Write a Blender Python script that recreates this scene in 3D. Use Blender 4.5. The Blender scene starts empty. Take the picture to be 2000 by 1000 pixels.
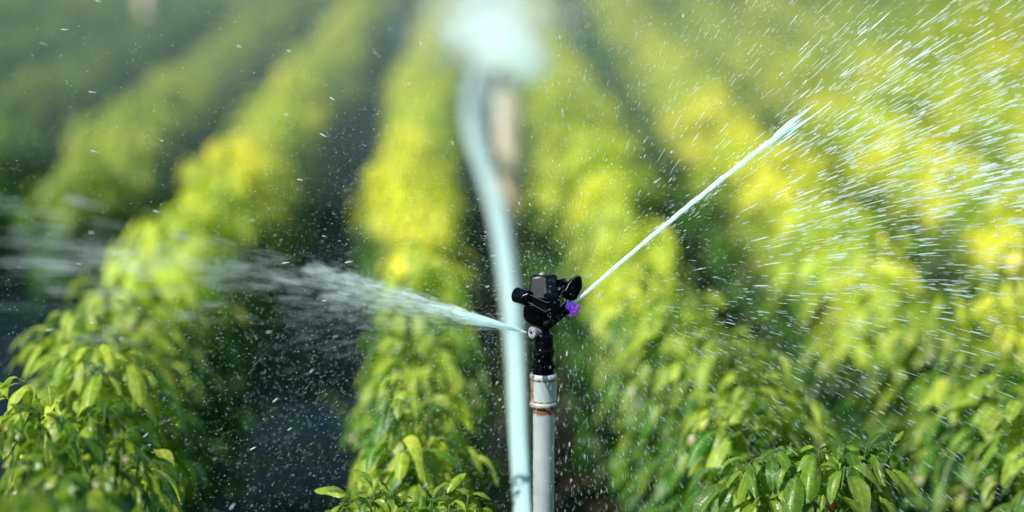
import bpy, bmesh, math, random
import numpy as np
from mathutils import Vector, Matrix, noise

R = math.radians
random.seed(11)
rng = np.random.default_rng(11)
scene = bpy.context.scene
C = scene.collection

# ------------------------------------------------------------------ render / world
scene.render.engine = 'CYCLES'
scene.view_settings.view_transform = 'Standard'
scene.view_settings.look = 'None'
scene.view_settings.exposure = 0
scene.cycles.use_denoising = True
scene.cycles.max_bounces = 7
scene.cycles.transparent_max_bounces = 24
scene.cycles.volume_bounces = 0
scene.cycles.sample_clamp_indirect = 4.0
scene.cycles.sample_clamp_direct = 0.0

SUN_EL, SUN_AZ = R(42), R(-132)          # azimuth measured from +Y, clockwise: sun on the left, a little behind the camera
w = bpy.data.worlds.new("World"); scene.world = w; w.use_nodes = True
nt = w.node_tree; nt.nodes.clear()
sky = nt.nodes.new('ShaderNodeTexSky'); sky.sky_type = 'NISHITA'; sky.sun_disc = False
sky.sun_elevation = SUN_EL; sky.sun_rotation = SUN_AZ
bg = nt.nodes.new('ShaderNodeBackground'); bg.inputs['Strength'].default_value = 0.085
wo = nt.nodes.new('ShaderNodeOutputWorld')
tn = nt.nodes.new('ShaderNodeMix'); tn.data_type = 'RGBA'; tn.blend_type = 'MULTIPLY'; tn.inputs[0].default_value = 1.0
tn.inputs[7].default_value = (0.62, 1.02, 1.08, 1)
nt.links.new(sky.outputs[0], tn.inputs[6]); nt.links.new(tn.outputs[2], bg.inputs[0]); nt.links.new(bg.outputs[0], wo.inputs[0])
sd = Vector((math.sin(SUN_AZ)*math.cos(SUN_EL), math.cos(SUN_AZ)*math.cos(SUN_EL), math.sin(SUN_EL)))
sl = bpy.data.lights.new('sun', 'SUN'); sl.energy = 5.0; sl.angle = R(0.5); sl.color = (1.0, 0.97, 0.87)
so = bpy.data.objects.new('sun', sl); C.objects.link(so)
so.rotation_euler = sd.to_track_quat('Z', 'Y').to_euler(); so.location = (-4, -3, 6)

# ------------------------------------------------------------------ camera
CAMZ = 1.56
cd = bpy.data.cameras.new('camera'); cd.lens = 85; cd.sensor_width = 36
cam = bpy.data.objects.new('camera', cd); C.objects.link(cam)
cam.location = (0, 0, CAMZ); cam.rotation_euler = (R(90 - 9.5), 0, R(-0.79))
cd.clip_end = 1000; cd.clip_start = 0.05
scene.camera = cam
RM = cam.rotation_euler.to_matrix()
FPX = 85/36*2000
def at(x, y, d):
    """world point seen at photo position x, y at world depth Y = d (used for laying out real positions)"""
    r = RM @ Vector(((x-1000)/FPX, (500-y)/FPX, -1.0))
    return cam.location + r*(d/r.y)
def ground_at(x, y, z=0.0):
    r = RM @ Vector(((x-1000)/FPX, (500-y)/FPX, -1.0))
    return cam.location + r*((z-CAMZ)/r.z)
D0 = 3.76
P0 = at(1062, 730, D0)                    # top centre of the coupling
cd.dof.use_dof = True
cd.dof.aperture_fstop = 1.25
cd.dof.focus_distance = (P0-cam.location).dot(RM @ Vector((0, 0, -1)))
cd.dof.aperture_blades = 0
S = 0.000797                              # metres per photo pixel at the sprinkler

# ------------------------------------------------------------------ tagging
def tag(o, label=None, cat=None, group=None, kind=None):
    if label: o['label'] = label
    if cat: o['category'] = cat
    if group: o['group'] = group
    if kind: o['kind'] = kind
    return o
def empty(name, loc, rz=0.0):
    o = bpy.data.objects.new(name, None); o.location = loc; o.rotation_euler = (0, 0, rz)
    o.empty_display_size = 0.05; C.objects.link(o); return o
def link(name, me, mat, parent=None, loc=None):
    if mat is not None and not me.materials: me.materials.append(mat)
    o = bpy.data.objects.new(name, me); C.objects.link(o)
    if parent is not None: o.parent = parent
    if loc is not None: o.location = loc
    return o
def obj(name, bm, mat, parent=None, smooth=True, loc=None):
    bmesh.ops.recalc_face_normals(bm, faces=bm.faces)
    me = bpy.data.meshes.new(name); bm.to_mesh(me); bm.free()
    for p in me.polygons: p.use_smooth = smooth
    if smooth:
        try: me.set_sharp_from_angle(angle=R(38))
        except Exception: pass
    return link(name, me, mat, parent, loc)

# ------------------------------------------------------------------ materials
def new_mat(name):
    m = bpy.data.materials.new(name); m.use_nodes = True
    n = m.node_tree; n.nodes.clear()
    return m, n
def N(n, t, **kw):
    x = n.nodes.new(t)
    for k, v in kw.items():
        if hasattr(x, k): setattr(x, k, v)
        else: x.inputs[k.replace('_', ' ')].default_value = v
    return x
def ramp(n, fac, stops):
    r = n.nodes.new('ShaderNodeValToRGB')
    e = r.color_ramp.elements
    while len(e) < len(stops): e.new(0.5)
    for i, (p, c) in enumerate(stops):
        e[i].position = p; e[i].color = c if len(c) == 4 else (*c, 1)
    n.links.new(fac, r.inputs[0]); return r.outputs[0]
def mix(n, fac, a, b, mode='MIX'):
    m = n.nodes.new('ShaderNodeMix'); m.data_type = 'RGBA'; m.blend_type = mode
    for s, v in ((m.inputs[0], fac), (m.inputs[6], a), (m.inputs[7], b)):
        if isinstance(v, (int, float)): s.default_value = v
        elif isinstance(v, tuple): s.default_value = v if len(v) == 4 else (*v, 1)
        else: n.links.new(v, s)
    return m.outputs[2]
def math_(n, op, a, b=None):
    m = n.nodes.new('ShaderNodeMath'); m.operation = op
    for i, v in enumerate((a, b)):
        if v is None: continue
        if isinstance(v, (int, float)): m.inputs[i].default_value = v
        else: n.links.new(v, m.inputs[i])
    return m.outputs[0]

def leaf_material(name, dark, mid, young, rough=0.34, transl=0.45, scale=60, field=False):
    m, n = new_mat(name)
    out = N(n, 'ShaderNodeOutputMaterial')
    at_ = N(n, 'ShaderNodeAttribute', attribute_name='leafdata')
    sep = N(n, 'ShaderNodeSeparateColor'); n.links.new(at_.outputs['Color'], sep.inputs[0])
    rnd, yng_lit, vein = sep.outputs[0], sep.outputs[1], sep.outputs[2]
    oi = N(n, 'ShaderNodeObjectInfo')
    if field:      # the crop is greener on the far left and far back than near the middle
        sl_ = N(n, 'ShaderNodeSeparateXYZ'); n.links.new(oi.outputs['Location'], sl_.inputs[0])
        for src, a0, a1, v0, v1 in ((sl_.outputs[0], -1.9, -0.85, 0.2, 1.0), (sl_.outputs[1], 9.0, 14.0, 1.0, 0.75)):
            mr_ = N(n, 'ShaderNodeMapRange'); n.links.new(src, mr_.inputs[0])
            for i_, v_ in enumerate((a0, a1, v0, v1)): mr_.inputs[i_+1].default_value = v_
            yng_lit = math_(n, 'MULTIPLY', yng_lit, mr_.outputs[0])
    tc = N(n, 'ShaderNodeTexCoord')
    nz = N(n, 'ShaderNodeTexNoise'); nz.inputs['Scale'].default_value = scale; nz.inputs['Detail'].default_value = 3
    n.links.new(tc.outputs['Object'], nz.inputs['Vector'])
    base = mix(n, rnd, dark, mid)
    base = mix(n, yng_lit, base, young)
    # lighter mid rib and side veins
    v1 = ramp(n, vein, [(0.0, (1, 1, 1)), (0.2, (0, 0, 0))])
    base = mix(n, math_(n, 'MULTIPLY', v1, 0.45), base, (young[0]*1.15, young[1]*1.1, young[2]*1.5))
    bl = ramp(n, nz.outputs[0], [(0.35, (0.72, 0.78, 0.8)), (0.65, (1.2, 1.15, 1.0))])
    base = mix(n, 1.0, base, bl, 'MULTIPLY')
    ov = ramp(n, oi.outputs['Random'], [(0, (0.8, 0.9, 1.0)), (1, (1.12, 1.05, 0.9))])
    base = mix(n, 1.0, base, ov, 'MULTIPLY')
    p = N(n, 'ShaderNodeBsdfPrincipled')
    n.links.new(base, p.inputs['Base Color'])
    p.inputs['Roughness'].default_value = rough
    p.inputs['Specular IOR Level'].default_value = 0.55
    bp = N(n, 'ShaderNodeBump'); bp.inputs['Strength'].default_value = 0.35; bp.inputs['Distance'].default_value = 0.002
    nz2 = N(n, 'ShaderNodeTexNoise'); nz2.inputs['Scale'].default_value = scale*2.2; nz2.inputs['Detail'].default_value = 2
    n.links.new(tc.outputs['Object'], nz2.inputs['Vector'])
    n.links.new(nz2.outputs[0], bp.inputs['Height']); n.links.new(bp.outputs[0], p.inputs['Normal'])
    tr = N(n, 'ShaderNodeBsdfTranslucent')
    tcol = mix(n, 1.0, base, (1.45, 1.45, 0.6), 'MULTIPLY')
    n.links.new(tcol, tr.inputs[0])
    mx = N(n, 'ShaderNodeMixShader'); mx.inputs[0].default_value = transl
    n.links.new(p.outputs[0], mx.inputs[1]); n.links.new(tr.outputs[0], mx.inputs[2])
    n.links.new(mx.outputs[0], out.inputs[0])
    return m

M = {}
M['leaf'] = leaf_material('pepper_leaf', (0.003, 0.050, 0.038), (0.075, 0.31, 0.026), (0.95, 0.96, 0.16), rough=0.45, transl=0.55, field=True)  # last tone: young leaves, brightened to carry the sunlit row tops
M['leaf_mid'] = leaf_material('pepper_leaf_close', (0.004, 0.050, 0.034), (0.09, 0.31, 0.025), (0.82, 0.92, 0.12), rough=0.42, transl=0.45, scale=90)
M['leaf_front'] = leaf_material('pepper_leaf_near', (0.02, 0.10, 0.020), (0.11, 0.26, 0.018), (0.42, 0.54, 0.05), rough=0.30, transl=0.42, scale=110)

def principled(name, col, rough=0.5, metal=0.0, spec=0.5, coat=0.0, bump=0.0, bscale=80, vary=0.15):
    m, n = new_mat(name)
    out = N(n, 'ShaderNodeOutputMaterial'); p = N(n, 'ShaderNodeBsdfPrincipled')
    tc = N(n, 'ShaderNodeTexCoord')
    nz = N(n, 'ShaderNodeTexNoise'); nz.inputs['Scale'].default_value = bscale; nz.inputs['Detail'].default_value = 4
    n.links.new(tc.outputs['Object'], nz.inputs['Vector'])
    lo = tuple(c*(1-vary) for c in col); hi = tuple(min(1, c*(1+vary)) for c in col)
    n.links.new(ramp(n, nz.outputs[0], [(0.3, lo), (0.7, hi)]), p.inputs['Base Color'])
    p.inputs['Roughness'].default_value = rough; p.inputs['Metallic'].default_value = metal
    p.inputs['Specular IOR Level'].default_value = spec; p.inputs['Coat Weight'].default_value = coat
    p.inputs['Coat Roughness'].default_value = 0.1
    if bump:
        b = N(n, 'ShaderNodeBump'); b.inputs['Strength'].default_value = bump; b.inputs['Distance'].default_value = 0.001
        n.links.new(nz.outputs[0], b.inputs['Height']); n.links.new(b.outputs[0], p.inputs['Normal'])
    n.links.new(p.outputs[0], out.inputs[0]); return m

M['stem'] = principled('green_stem', (0.10, 0.17, 0.04), 0.5)
M['black'] = principled('black_wet_plastic', (0.002, 0.0025, 0.005), 0.14, spec=0.22, bscale=260)
M['cap'] = principled('cap_plastic', (0.002, 0.0025, 0.005), 0.36, spec=0.5, bscale=260)
M['edge'] = principled('painted_edge_highlight', (0.10, 0.17, 0.19), 0.3, bscale=260)  # paler plastic tone that paints edge highlights on spoon and arm
M['grey'] = principled('grey_nozzle_plastic', (0.36, 0.36, 0.40), 0.3, spec=0.5, bscale=200)
M['purple'] = principled('purple_nozzle_plastic', (0.11, 0.03, 0.45), 0.28, spec=0.6, coat=0.3, bscale=200)
M['magenta'] = principled('magenta_grip_plastic', (0.26, 0.05, 0.62), 0.3, spec=0.6, bscale=200)
M['tan'] = principled('tan_riser_sleeve', (0.92, 0.74, 0.55), 0.7, bscale=14, vary=0.2)
M['hose'] = principled('pale_aqua_hose', (0.60, 0.84, 0.84), 0.45, bscale=6, vary=0.06)
M['fruit'] = principled('yellow_green_pepper', (0.24, 0.34, 0.03), 0.2, spec=0.6, bscale=30)
M['fruit_red'] = principled('orange_pepper', (0.55, 0.10, 0.01), 0.2, spec=0.6, bscale=30)
M['fruit_yellow'] = principled('ripe_yellow_pepper', (0.95, 0.78, 0.10), 0.3, spec=0.6, bscale=30)
M['flower'] = principled('cream_flower', (0.75, 0.62, 0.42), 0.6, bscale=90)

def pipe_material():
    m, n = new_mat('galvanised_pipe')
    out = N(n, 'ShaderNodeOutputMaterial'); p = N(n, 'ShaderNodeBsdfPrincipled')
    tc = N(n, 'ShaderNodeTexCoord'); sp = N(n, 'ShaderNodeSeparateXYZ'); n.links.new(tc.outputs['Object'], sp.inputs[0])
    nz = N(n, 'ShaderNodeTexNoise'); nz.inputs['Scale'].default_value = 140; nz.inputs['Detail'].default_value = 6; nz.inputs['Roughness'].default_value = 0.65
    mp = N(n, 'ShaderNodeMapping'); mp.inputs['Scale'].default_value = (1, 1, 0.45)
    n.links.new(tc.outputs['Object'], mp.inputs[0]); n.links.new(mp.outputs[0], nz.inputs['Vector'])
    nb = N(n, 'ShaderNodeTexNoise'); nb.inputs['Scale'].default_value = 28; nb.inputs['Detail'].default_value = 3
    n.links.new(mp.outputs[0], nb.inputs['Vector'])
    base = ramp(n, nb.outputs[0], [(0.3, (0.46, 0.54, 0.55)), (0.7, (0.70, 0.77, 0.76))])
    # rust: a band below the coupling, seams at the rims, and down the left side
    z = sp.outputs[2]; x = sp.outputs[0]
    def band(zc, half, soft):
        d = math_(n, 'ABSOLUTE', math_(n, 'SUBTRACT', z, zc))
        mm = N(n, 'ShaderNodeMapRange'); n.links.new(d, mm.inputs[0])
        mm.inputs[1].default_value = half; mm.inputs[2].default_value = half+soft; mm.inputs[3].default_value = 1; mm.inputs[4].default_value = 0
        return mm.outputs[0]
    b1 = band(-0.0575, 0.004, 0.010); b2 = band(-0.0085, 0.0006, 0.0025); b3 = band(-0.0435, 0.0006, 0.002)
    lm = N(n, 'ShaderNodeMapRange'); n.links.new(x, lm.inputs[0])
    lm.inputs[1].default_value = -0.0130; lm.inputs[2].default_value = -0.0170; lm.inputs[3].default_value = 0; lm.inputs[4].default_value = 0.75
    rm = N(n, 'ShaderNodeMapRange'); n.links.new(x, rm.inputs[0])
    rm.inputs[1].default_value = 0.0185; rm.inputs[2].default_value = 0.0206; rm.inputs[3].default_value = 0; rm.inputs[4].default_value = 0.8
    tot = math_(n, 'MAXIMUM', math_(n, 'MAXIMUM', b1, math_(n, 'MULTIPLY', math_(n, 'MAXIMUM', b2, b3), 0.9)), math_(n, 'MAXIMUM', lm.outputs[0], rm.outputs[0]))
    rr = math_(n, 'ADD', math_(n, 'MULTIPLY', tot, 0.62), math_(n, 'SUBTRACT', nz.outputs[0], 0.5))
    rf = ramp(n, rr, [(0.30, (0, 0, 0)), (0.55, (1, 1, 1))])
    # small freckles anywhere
    fr = ramp(n, nz.outputs[0], [(0.66, (0, 0, 0)), (0.74, (0.55, 0.55, 0.55))])
    rf = mix(n, 1.0, rf, fr, 'LIGHTEN')
    col = mix(n, rf, base, (0.26, 0.12, 0.035))
    n.links.new(col, p.inputs['Base Color'])
    p.inputs['Metallic'].default_value = 0.25
    n.links.new(ramp(n, rf, [(0, (0.36, 0.36, 0.36)), (1, (0.8, 0.8, 0.8))]), p.inputs['Roughness'])
    b = N(n, 'ShaderNodeBump'); b.inputs['Strength'].default_value = 0.25; b.inputs['Distance'].default_value = 0.0008
    n.links.new(nz.outputs[0], b.inputs['Height']); n.links.new(b.outputs[0], p.inputs['Normal'])
    n.links.new(p.outputs[0], out.inputs[0]); return m
M['pipe'] = pipe_material()

def water_material(name, col, alpha, transl=0.5, gloss=0.12):
    m, n = new_mat(name)
    out = N(n, 'ShaderNodeOutputMaterial')
    d = N(n, 'ShaderNodeBsdfDiffuse'); d.inputs[0].default_value = (*col, 1)
    t = N(n, 'ShaderNodeBsdfTranslucent'); t.inputs[0].default_value = (*col, 1)
    g = N(n, 'ShaderNodeBsdfGlossy'); g.inputs['Roughness'].default_value = 0.18
    tp = N(n, 'ShaderNodeBsdfTransparent')
    m1 = N(n, 'ShaderNodeAddShader')
    n.links.new(d.outputs[0], m1.inputs[0]); n.links.new(t.outputs[0], m1.inputs[1])
    m2 = N(n, 'ShaderNodeMixShader'); m2.inputs[0].default_value = gloss
    n.links.new(m1.outputs[0], m2.inputs[1]); n.links.new(g.outputs[0], m2.inputs[2])
    m3 = N(n, 'ShaderNodeMixShader'); m3.inputs[0].default_value = alpha
    n.links.new(tp.outputs[0], m3.inputs[1]); n.links.new(m2.outputs[0], m3.inputs[2])
    n.links.new(m3.outputs[0], out.inputs[0]); return m
M['jet'] = water_material('jet_water', (0.64, 0.76, 0.78), 0.85, gloss=0.2)
M['drop'] = water_material('drop_water', (0.66, 0.72, 0.72), 0.46)
M['fine'] = water_material('fine_drop_water', (0.64, 0.72, 0.72), 0.5)
M['veil'] = water_material('veil_water', (0.74, 0.79, 0.77), 0.46)

def soil_material():
    m, n = new_mat('wet_soil_shade_tint')
    out = N(n, 'ShaderNodeOutputMaterial'); p = N(n, 'ShaderNodeBsdfPrincipled')
    tc = N(n, 'ShaderNodeTexCoord')
    nz = N(n, 'ShaderNodeTexNoise'); nz.inputs['Scale'].default_value = 9; nz.inputs['Detail'].default_value = 8
    nb = N(n, 'ShaderNodeTexNoise'); nb.inputs['Scale'].default_value = 1.3; nb.inputs['Detail'].default_value = 3
    n.links.new(tc.outputs['Object'], nz.inputs['Vector']); n.links.new(tc.outputs['Object'], nb.inputs['Vector'])
    a = ramp(n, nz.outputs[0], [(0.3, (0.010, 0.007, 0.006)), (0.7, (0.045, 0.027, 0.019))])
    sp = N(n, 'ShaderNodeSeparateXYZ'); n.links.new(tc.outputs['Object'], sp.inputs[0])
    mr = N(n, 'ShaderNodeMapRange'); n.links.new(sp.outputs[0], mr.inputs[0]); mr.inputs[1].default_value = -0.2; mr.inputs[2].default_value = 0.1
    a = mix(n, mr.outputs[0], (0.001, 0.010, 0.020), a)  # left side: bluish furrow shade put into the soil colour
    n.links.new(a, p.inputs['Base Color']); p.inputs['Specular IOR Level'].default_value = 0.2
    n.links.new(ramp(n, nb.outputs[0], [(0.42, (0.4, 0.4, 0.4)), (0.6, (0.75, 0.75, 0.75))]), p.inputs['Roughness'])
    b = N(n, 'ShaderNodeBump'); b.inputs['Strength'].default_value = 0.7; b.inputs['Distance'].default_value = 0.02
    n.links.new(nz.outputs[0], b.inputs['Height']); n.links.new(b.outputs[0], p.inputs['Normal'])
    n.links.new(p.outputs[0], out.inputs[0]); return m
M['soil'] = soil_material()

# ------------------------------------------------------------------ ground
def rowx(row, d):
    """centre line of a crop row at depth d; the rows wander slightly"""
    tab = {-1: [(3.0, -.57), (3.8, -.67), (5.1, -.77), (6.2, -.80), (6.7, -.79), (10, -.80), (40, -.80)],
            0: [(3.0, -.09), (3.8, -.10), (5.0, -.12), (6.2, -.15), (8, -.22), (40, -.27)],
            1: [(3.0, .52), (4.2, .51), (4.9, .46), (5.8, .40), (40, .38)]}
    if row in tab:
        t = tab[row]; return float(np.interp(d, [a for a, b in t], [b for a, b in t]))
    if row > 1: return rowx(1, d) + 0.025 + 0.545*(row-1)
    return rowx(-1, d) + 0.55*(row+1)

xs = np.concatenate([[-300, -100, -40, -15, -8], np.linspace(-4.5, 4.5, 181), [8, 15, 40, 100, 300]])
ys = np.concatenate([[-200, -50, -10, -2], np.linspace(1, 18, 260), [22, 30, 50, 120, 500]])
gv = []
for y in ys:
    for x in xs:
        h = 0.0
        if abs(x) < 6 and 0 < y < 20:
            h = 0.022*noise.noise(Vector((x*5, y*5, 0))) + 0.014*noise.noise(Vector((x*17, y*17, 3)))
            h += 0.012*math.cos((x-rowx(0, y))/0.545*2*math.pi)
        gv.append((x, y, h))
W_ = len(xs)
gf = [(j*W_+i, j*W_+i+1, (j+1)*W_+i+1, (j+1)*W_+i) for j in range(len(ys)-1) for i in range(W_-1)]
me = bpy.data.meshes.new('ground'); me.from_pydata(gv, [], gf)
for p in me.polygons: p.use_smooth = True
tag(link('ground', me, M['soil']), kind='structure')

# ------------------------------------------------------------------ leaves (vectorised)
def unit(a): return a/np.maximum(np.linalg.norm(a, axis=-1, keepdims=True), 1e-9)
def leaves_mesh(name, base, heading, length, width, droop, fold, young, mat, seg=6, twist=None, petiole=0.25):
    """base (n,3), heading (n,3): every leaf is a folded, drooping, pointed blade on a short stalk"""
    n = len(base)
    h = unit(heading.astype(float)).copy()
    up = np.tile(np.array([0, 0, 1.0]), (n, 1))
    side = np.cross(h, up) + 1e-4*rng.normal(size=(n, 3)); side = unit(side)
    if twist is None: twist = rng.normal(0, 0.35, n)
    nrm = np.cross(side, h)
    side = side*np.cos(twist)[:, None] + nrm*np.sin(twist)[:, None]
    T = np.linspace(0, 1, seg+1)
    acr = np.array([-1, -0.5, 0, 0.5, 1.0])
    pos = base.astype(float).copy()
    verts = np.zeros((n, seg+2, 5, 3))
    prof = (T**0.55)*((1-T)**0.62); prof = prof/prof.max(); prof[0] = 0.05; prof[-1] = 0.015
    ph = rng.uniform(0, 6.28, n)
    # stalk row
    verts[:, 0] = pos[:, None] + side[:, None]*acr[None, :, None]*0.0009
    pos = pos + h*(length*petiole)[:, None]
    for k, t in enumerate(T):
        nrm = unit(np.cross(side, h))
        wv = (width*0.5*prof[k])[:, None]
        for j, a in enumerate(acr):
            z = abs(a)*wv*fold[:, None] + wv*0.10*np.sin(ph+t*9+a*2)[:, None]*abs(a)
            verts[:, k+1, j] = pos + side*(a*wv*np.cos(0.45*abs(a))) + nrm*z
        if k < seg:
            hz = unit(h - np.array([0, 0, 1.0])*(droop/seg)[:, None]*(1.0-0.55*np.clip(-h[:, 2:3], 0, 1)))
            pos = pos + unit(h+hz)*(length/seg)[:, None]; h = hz
    V = verts.reshape(-1, 3)
    rows = seg+2
    f = []
    for k in range(rows-1):
        for j in range(4): f.append((k*5+j, k*5+j+1, (k+1)*5+j+1, (k+1)*5+j))
    f = np.array(f)
    F = (f[None] + (np.arange(n)*rows*5)[:, None, None]).reshape(-1, 4)
    me = bpy.data.meshes.new(name)
    me.vertices.add(len(V)); me.vertices.foreach_set('co', V.ravel())
    me.loops.add(F.size); me.loops.foreach_set('vertex_index', F.ravel().astype(np.int32))
    me.polygons.add(len(F)); me.polygons.foreach_set('loop_start', np.arange(0, F.size, 4, dtype=np.int32))
    me.polygons.foreach_set('use_smooth', np.ones(len(F), dtype=bool))
    me.update(calc_edges=True)
    col = np.ones((n, rows, 5, 4))
    col[..., 0] = rng.uniform(0, 1, n)[:, None, None]
    col[..., 1] = np.clip(young, 0, 1)[:, None, None]
    col[..., 2] = np.abs(acr)[None, None, :]
    a = me.attributes.new('leafdata', 'FLOAT_COLOR', 'POINT'); a.data.foreach_set('color', col.ravel())
    me.materials.append(mat)
    return me

def tube_bm(bm, pts, rad, n=6, cap=True):
    pts = [Vector(p) for p in pts]; rings = []
    for i, p in enumerate(pts):
        t = (pts[min(i+1, len(pts)-1)] - pts[max(i-1, 0)]).normalized()
        a = t.cross(Vector((0.13, 0.9, 0.2)));
        if a.length < 1e-3: a = t.cross(Vector((1, 0, 0)))
        a.normalize(); b = t.cross(a)
        r = rad[i] if isinstance(rad, (list, tuple)) else rad
        rings.append([bm.verts.new(p + (a*math.cos(q*2*math.pi/n) + b*math.sin(q*2*math.pi/n))*r) for q in range(n)])
    for i in range(len(rings)-1):
        for q in range(n):
            bm.faces.new((rings[i][q], rings[i][(q+1) % n], rings[i+1][(q+1) % n], rings[i+1][q]))
    if cap:
        bm.faces.new(rings[0][::-1]); bm.faces.new(rings[-1])
    return rings

def bush(seed, H=0.65, rad=0.15, nshoot=50, per=11, L=(0.048, 0.095), mat=None, seg=5, yk=2.3):
    """returns foliage mesh and stem mesh of one pepper plant, base at the origin"""
    rs = np.random.RandomState(seed)
    base, head, ln, wd, dr, yg = [], [], [], [], [], []
    sb = bmesh.new()
    fork = Vector((0, 0, H*0.28))
    tube_bm(sb, [(0, 0, -0.02), (0.004, 0.002, H*0.15), tuple(fork)], [0.008, 0.007, 0.006], 6)
    nl = 3 + rs.randint(3)
    lobes = [(rs.uniform(0, 6.28), rs.uniform(0.25, 0.75), rs.uniform(0.82, 1.04)) for _ in range(nl)]
    for s in range(nshoot):
        th = rs.uniform(0, 6.28); u = (s+0.5)/nshoot
        z = H*(0.16 + 0.80*u**0.8)
        k = (z/H-0.46)/0.60
        rr = rad*0.95*math.sqrt(max(0.10, 1-k*k))*rs.uniform(0.35, 1.0)
        lb = lobes[rs.randint(nl)]
        x = rr*math.cos(th) + rad*0.38*lb[1]*math.cos(lb[0]); y = rr*math.sin(th) + rad*0.38*lb[1]*math.sin(lb[0])
        z *= lb[2]
        if s % 2 == 0:
            p1 = fork.lerp(Vector((x, y, z)), 0.5) + Vector((x*0.1, y*0.1, 0.03*(1-u)))
            tube_bm(sb, [tuple(fork), tuple(p1), (x, y, z)], [0.0045, 0.003, 0.0016], 4)
        npr = per + rs.randint(-2, 3)
        for q in range(npr):
            a = rs.uniform(0, 6.28); tilt = rs.uniform(-0.35, 0.9) if u > 0.72 else rs.uniform(-0.7, 0.45)
            out = Vector((x, y, 0)); out = out.normalized() if out.length > 1e-4 else Vector((1, 0, 0))
            hd = Vector((math.cos(a), math.sin(a), 0))*0.8 + out*0.75; hd.normalize(); hd.z = tilt
            base.append((x + rs.normal(0, 0.012), y + rs.normal(0, 0.012), z + rs.normal(0, 0.016)))
            head.append(hd); l = rs.uniform(*L)*(0.62 if u > 0.93 else 1.0)
            ln.append(l); wd.append(l*rs.uniform(0.28, 0.42)); dr.append(rs.uniform(2.0, 4.6))
            yg.append(np.clip((u-0.46)*yk + rs.normal(0, 0.25), 0, 1)*0.95)  # yellower upwards: young growth, with sunlit tops and darker sides put in the colour
    me = leaves_mesh('foliage', np.array(base), np.array([tuple(h) for h in head]), np.array(ln), np.array(wd), np.array(dr),
                     rs.uniform(-0.55, 0.25, len(ln)), np.array(yg), mat or M['leaf'], seg=seg)
    sm = bpy.data.meshes.new('stem'); sb.to_mesh(sm); sb.free(); sm.materials.append(M['stem'])
    return me, sm

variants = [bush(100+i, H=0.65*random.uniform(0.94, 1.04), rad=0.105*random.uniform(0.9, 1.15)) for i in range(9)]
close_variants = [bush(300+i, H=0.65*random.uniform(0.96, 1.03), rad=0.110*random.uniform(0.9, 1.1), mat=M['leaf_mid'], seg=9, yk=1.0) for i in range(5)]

def fruit_mesh(L=0.085, r=0.009, mat='fruit'):
    bm = bmesh.new()
    tube_bm(bm, [(0, 0, 0), (0.004, 0, -0.012), (0.006, 0, -0.02)], [0.0016, 0.0018, 0.003], 6)
    tube_bm(bm, [(0.006, 0, -0.018), (0.006, 0, -0.024), (0.005, 0, -0.035), (0.003, 0.001, -0.02-L*0.5), (0.006, 0.002, -0.02-L*0.8), (0.010, 0.003, -0.02-L)],
            [r*0.55, r*0.9, r, r*0.9, r*0.55, r*0.12], 10)
    me = bpy.data.meshes.new('pepper'); bm.to_mesh(me); bm.free()
    for p in me.polygons: p.use_smooth = True
    me.materials.append(M[mat]); return me
FR = fruit_mesh(); FRR = fruit_mesh(0.03, 0.008, 'fruit_red')
def flower_mesh():
    bm = bmesh.new()
    c = bm.verts.new((0, 0, 0)); n = 12; ring = []
    for i in range(n):
        a = i*2*math.pi/n; r = 0.011 if i % 2 == 0 else 0.005
        ring.append(bm.verts.new((r*math.cos(a), r*math.sin(a), -0.004 if i % 2 == 0 else -0.001)))
    for i in range(n): bm.faces.new((c, ring[i], ring[(i+1) % n]))
    tube_bm(bm, [(0, 0, 0.010), (0, 0, 0.001), (0, 0, -0.006)], [0.001, 0.0028, 0.0022], 6)
    me = bpy.data.meshes.new('flower'); bm.to_mesh(me); bm.free(); me.materials.append(M['flower']); return me
FL = flower_mesh()

ROWN = {0: 'row just left of the sprinkler', 1: 'first row right of the sprinkler', 2: 'second row right of the sprinkler',
        3: 'third row right of the sprinkler', -1: 'second row left of the sprinkler', -2: 'third row left of the sprinkler'}
def rown(r):
    if r in ROWN: return ROWN[r]
    return f"{['fourth','fifth','sixth','seventh','eighth','ninth'][min(5, (r if r > 0 else -r+1)-4)]} row {'right' if r > 0 else 'left'} of the sprinkler"
def band(d):
    if d < 4.6: return 'slightly blurred drooping pepper plant, nearest in the '
    if d < 6.6: return 'blurred sunlit pepper plant in nearer half of the '
    if d < 9.5: return 'heavily blurred pepper plant in middle of the '
    return 'hazy blurred pepper plant far back in the '

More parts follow.
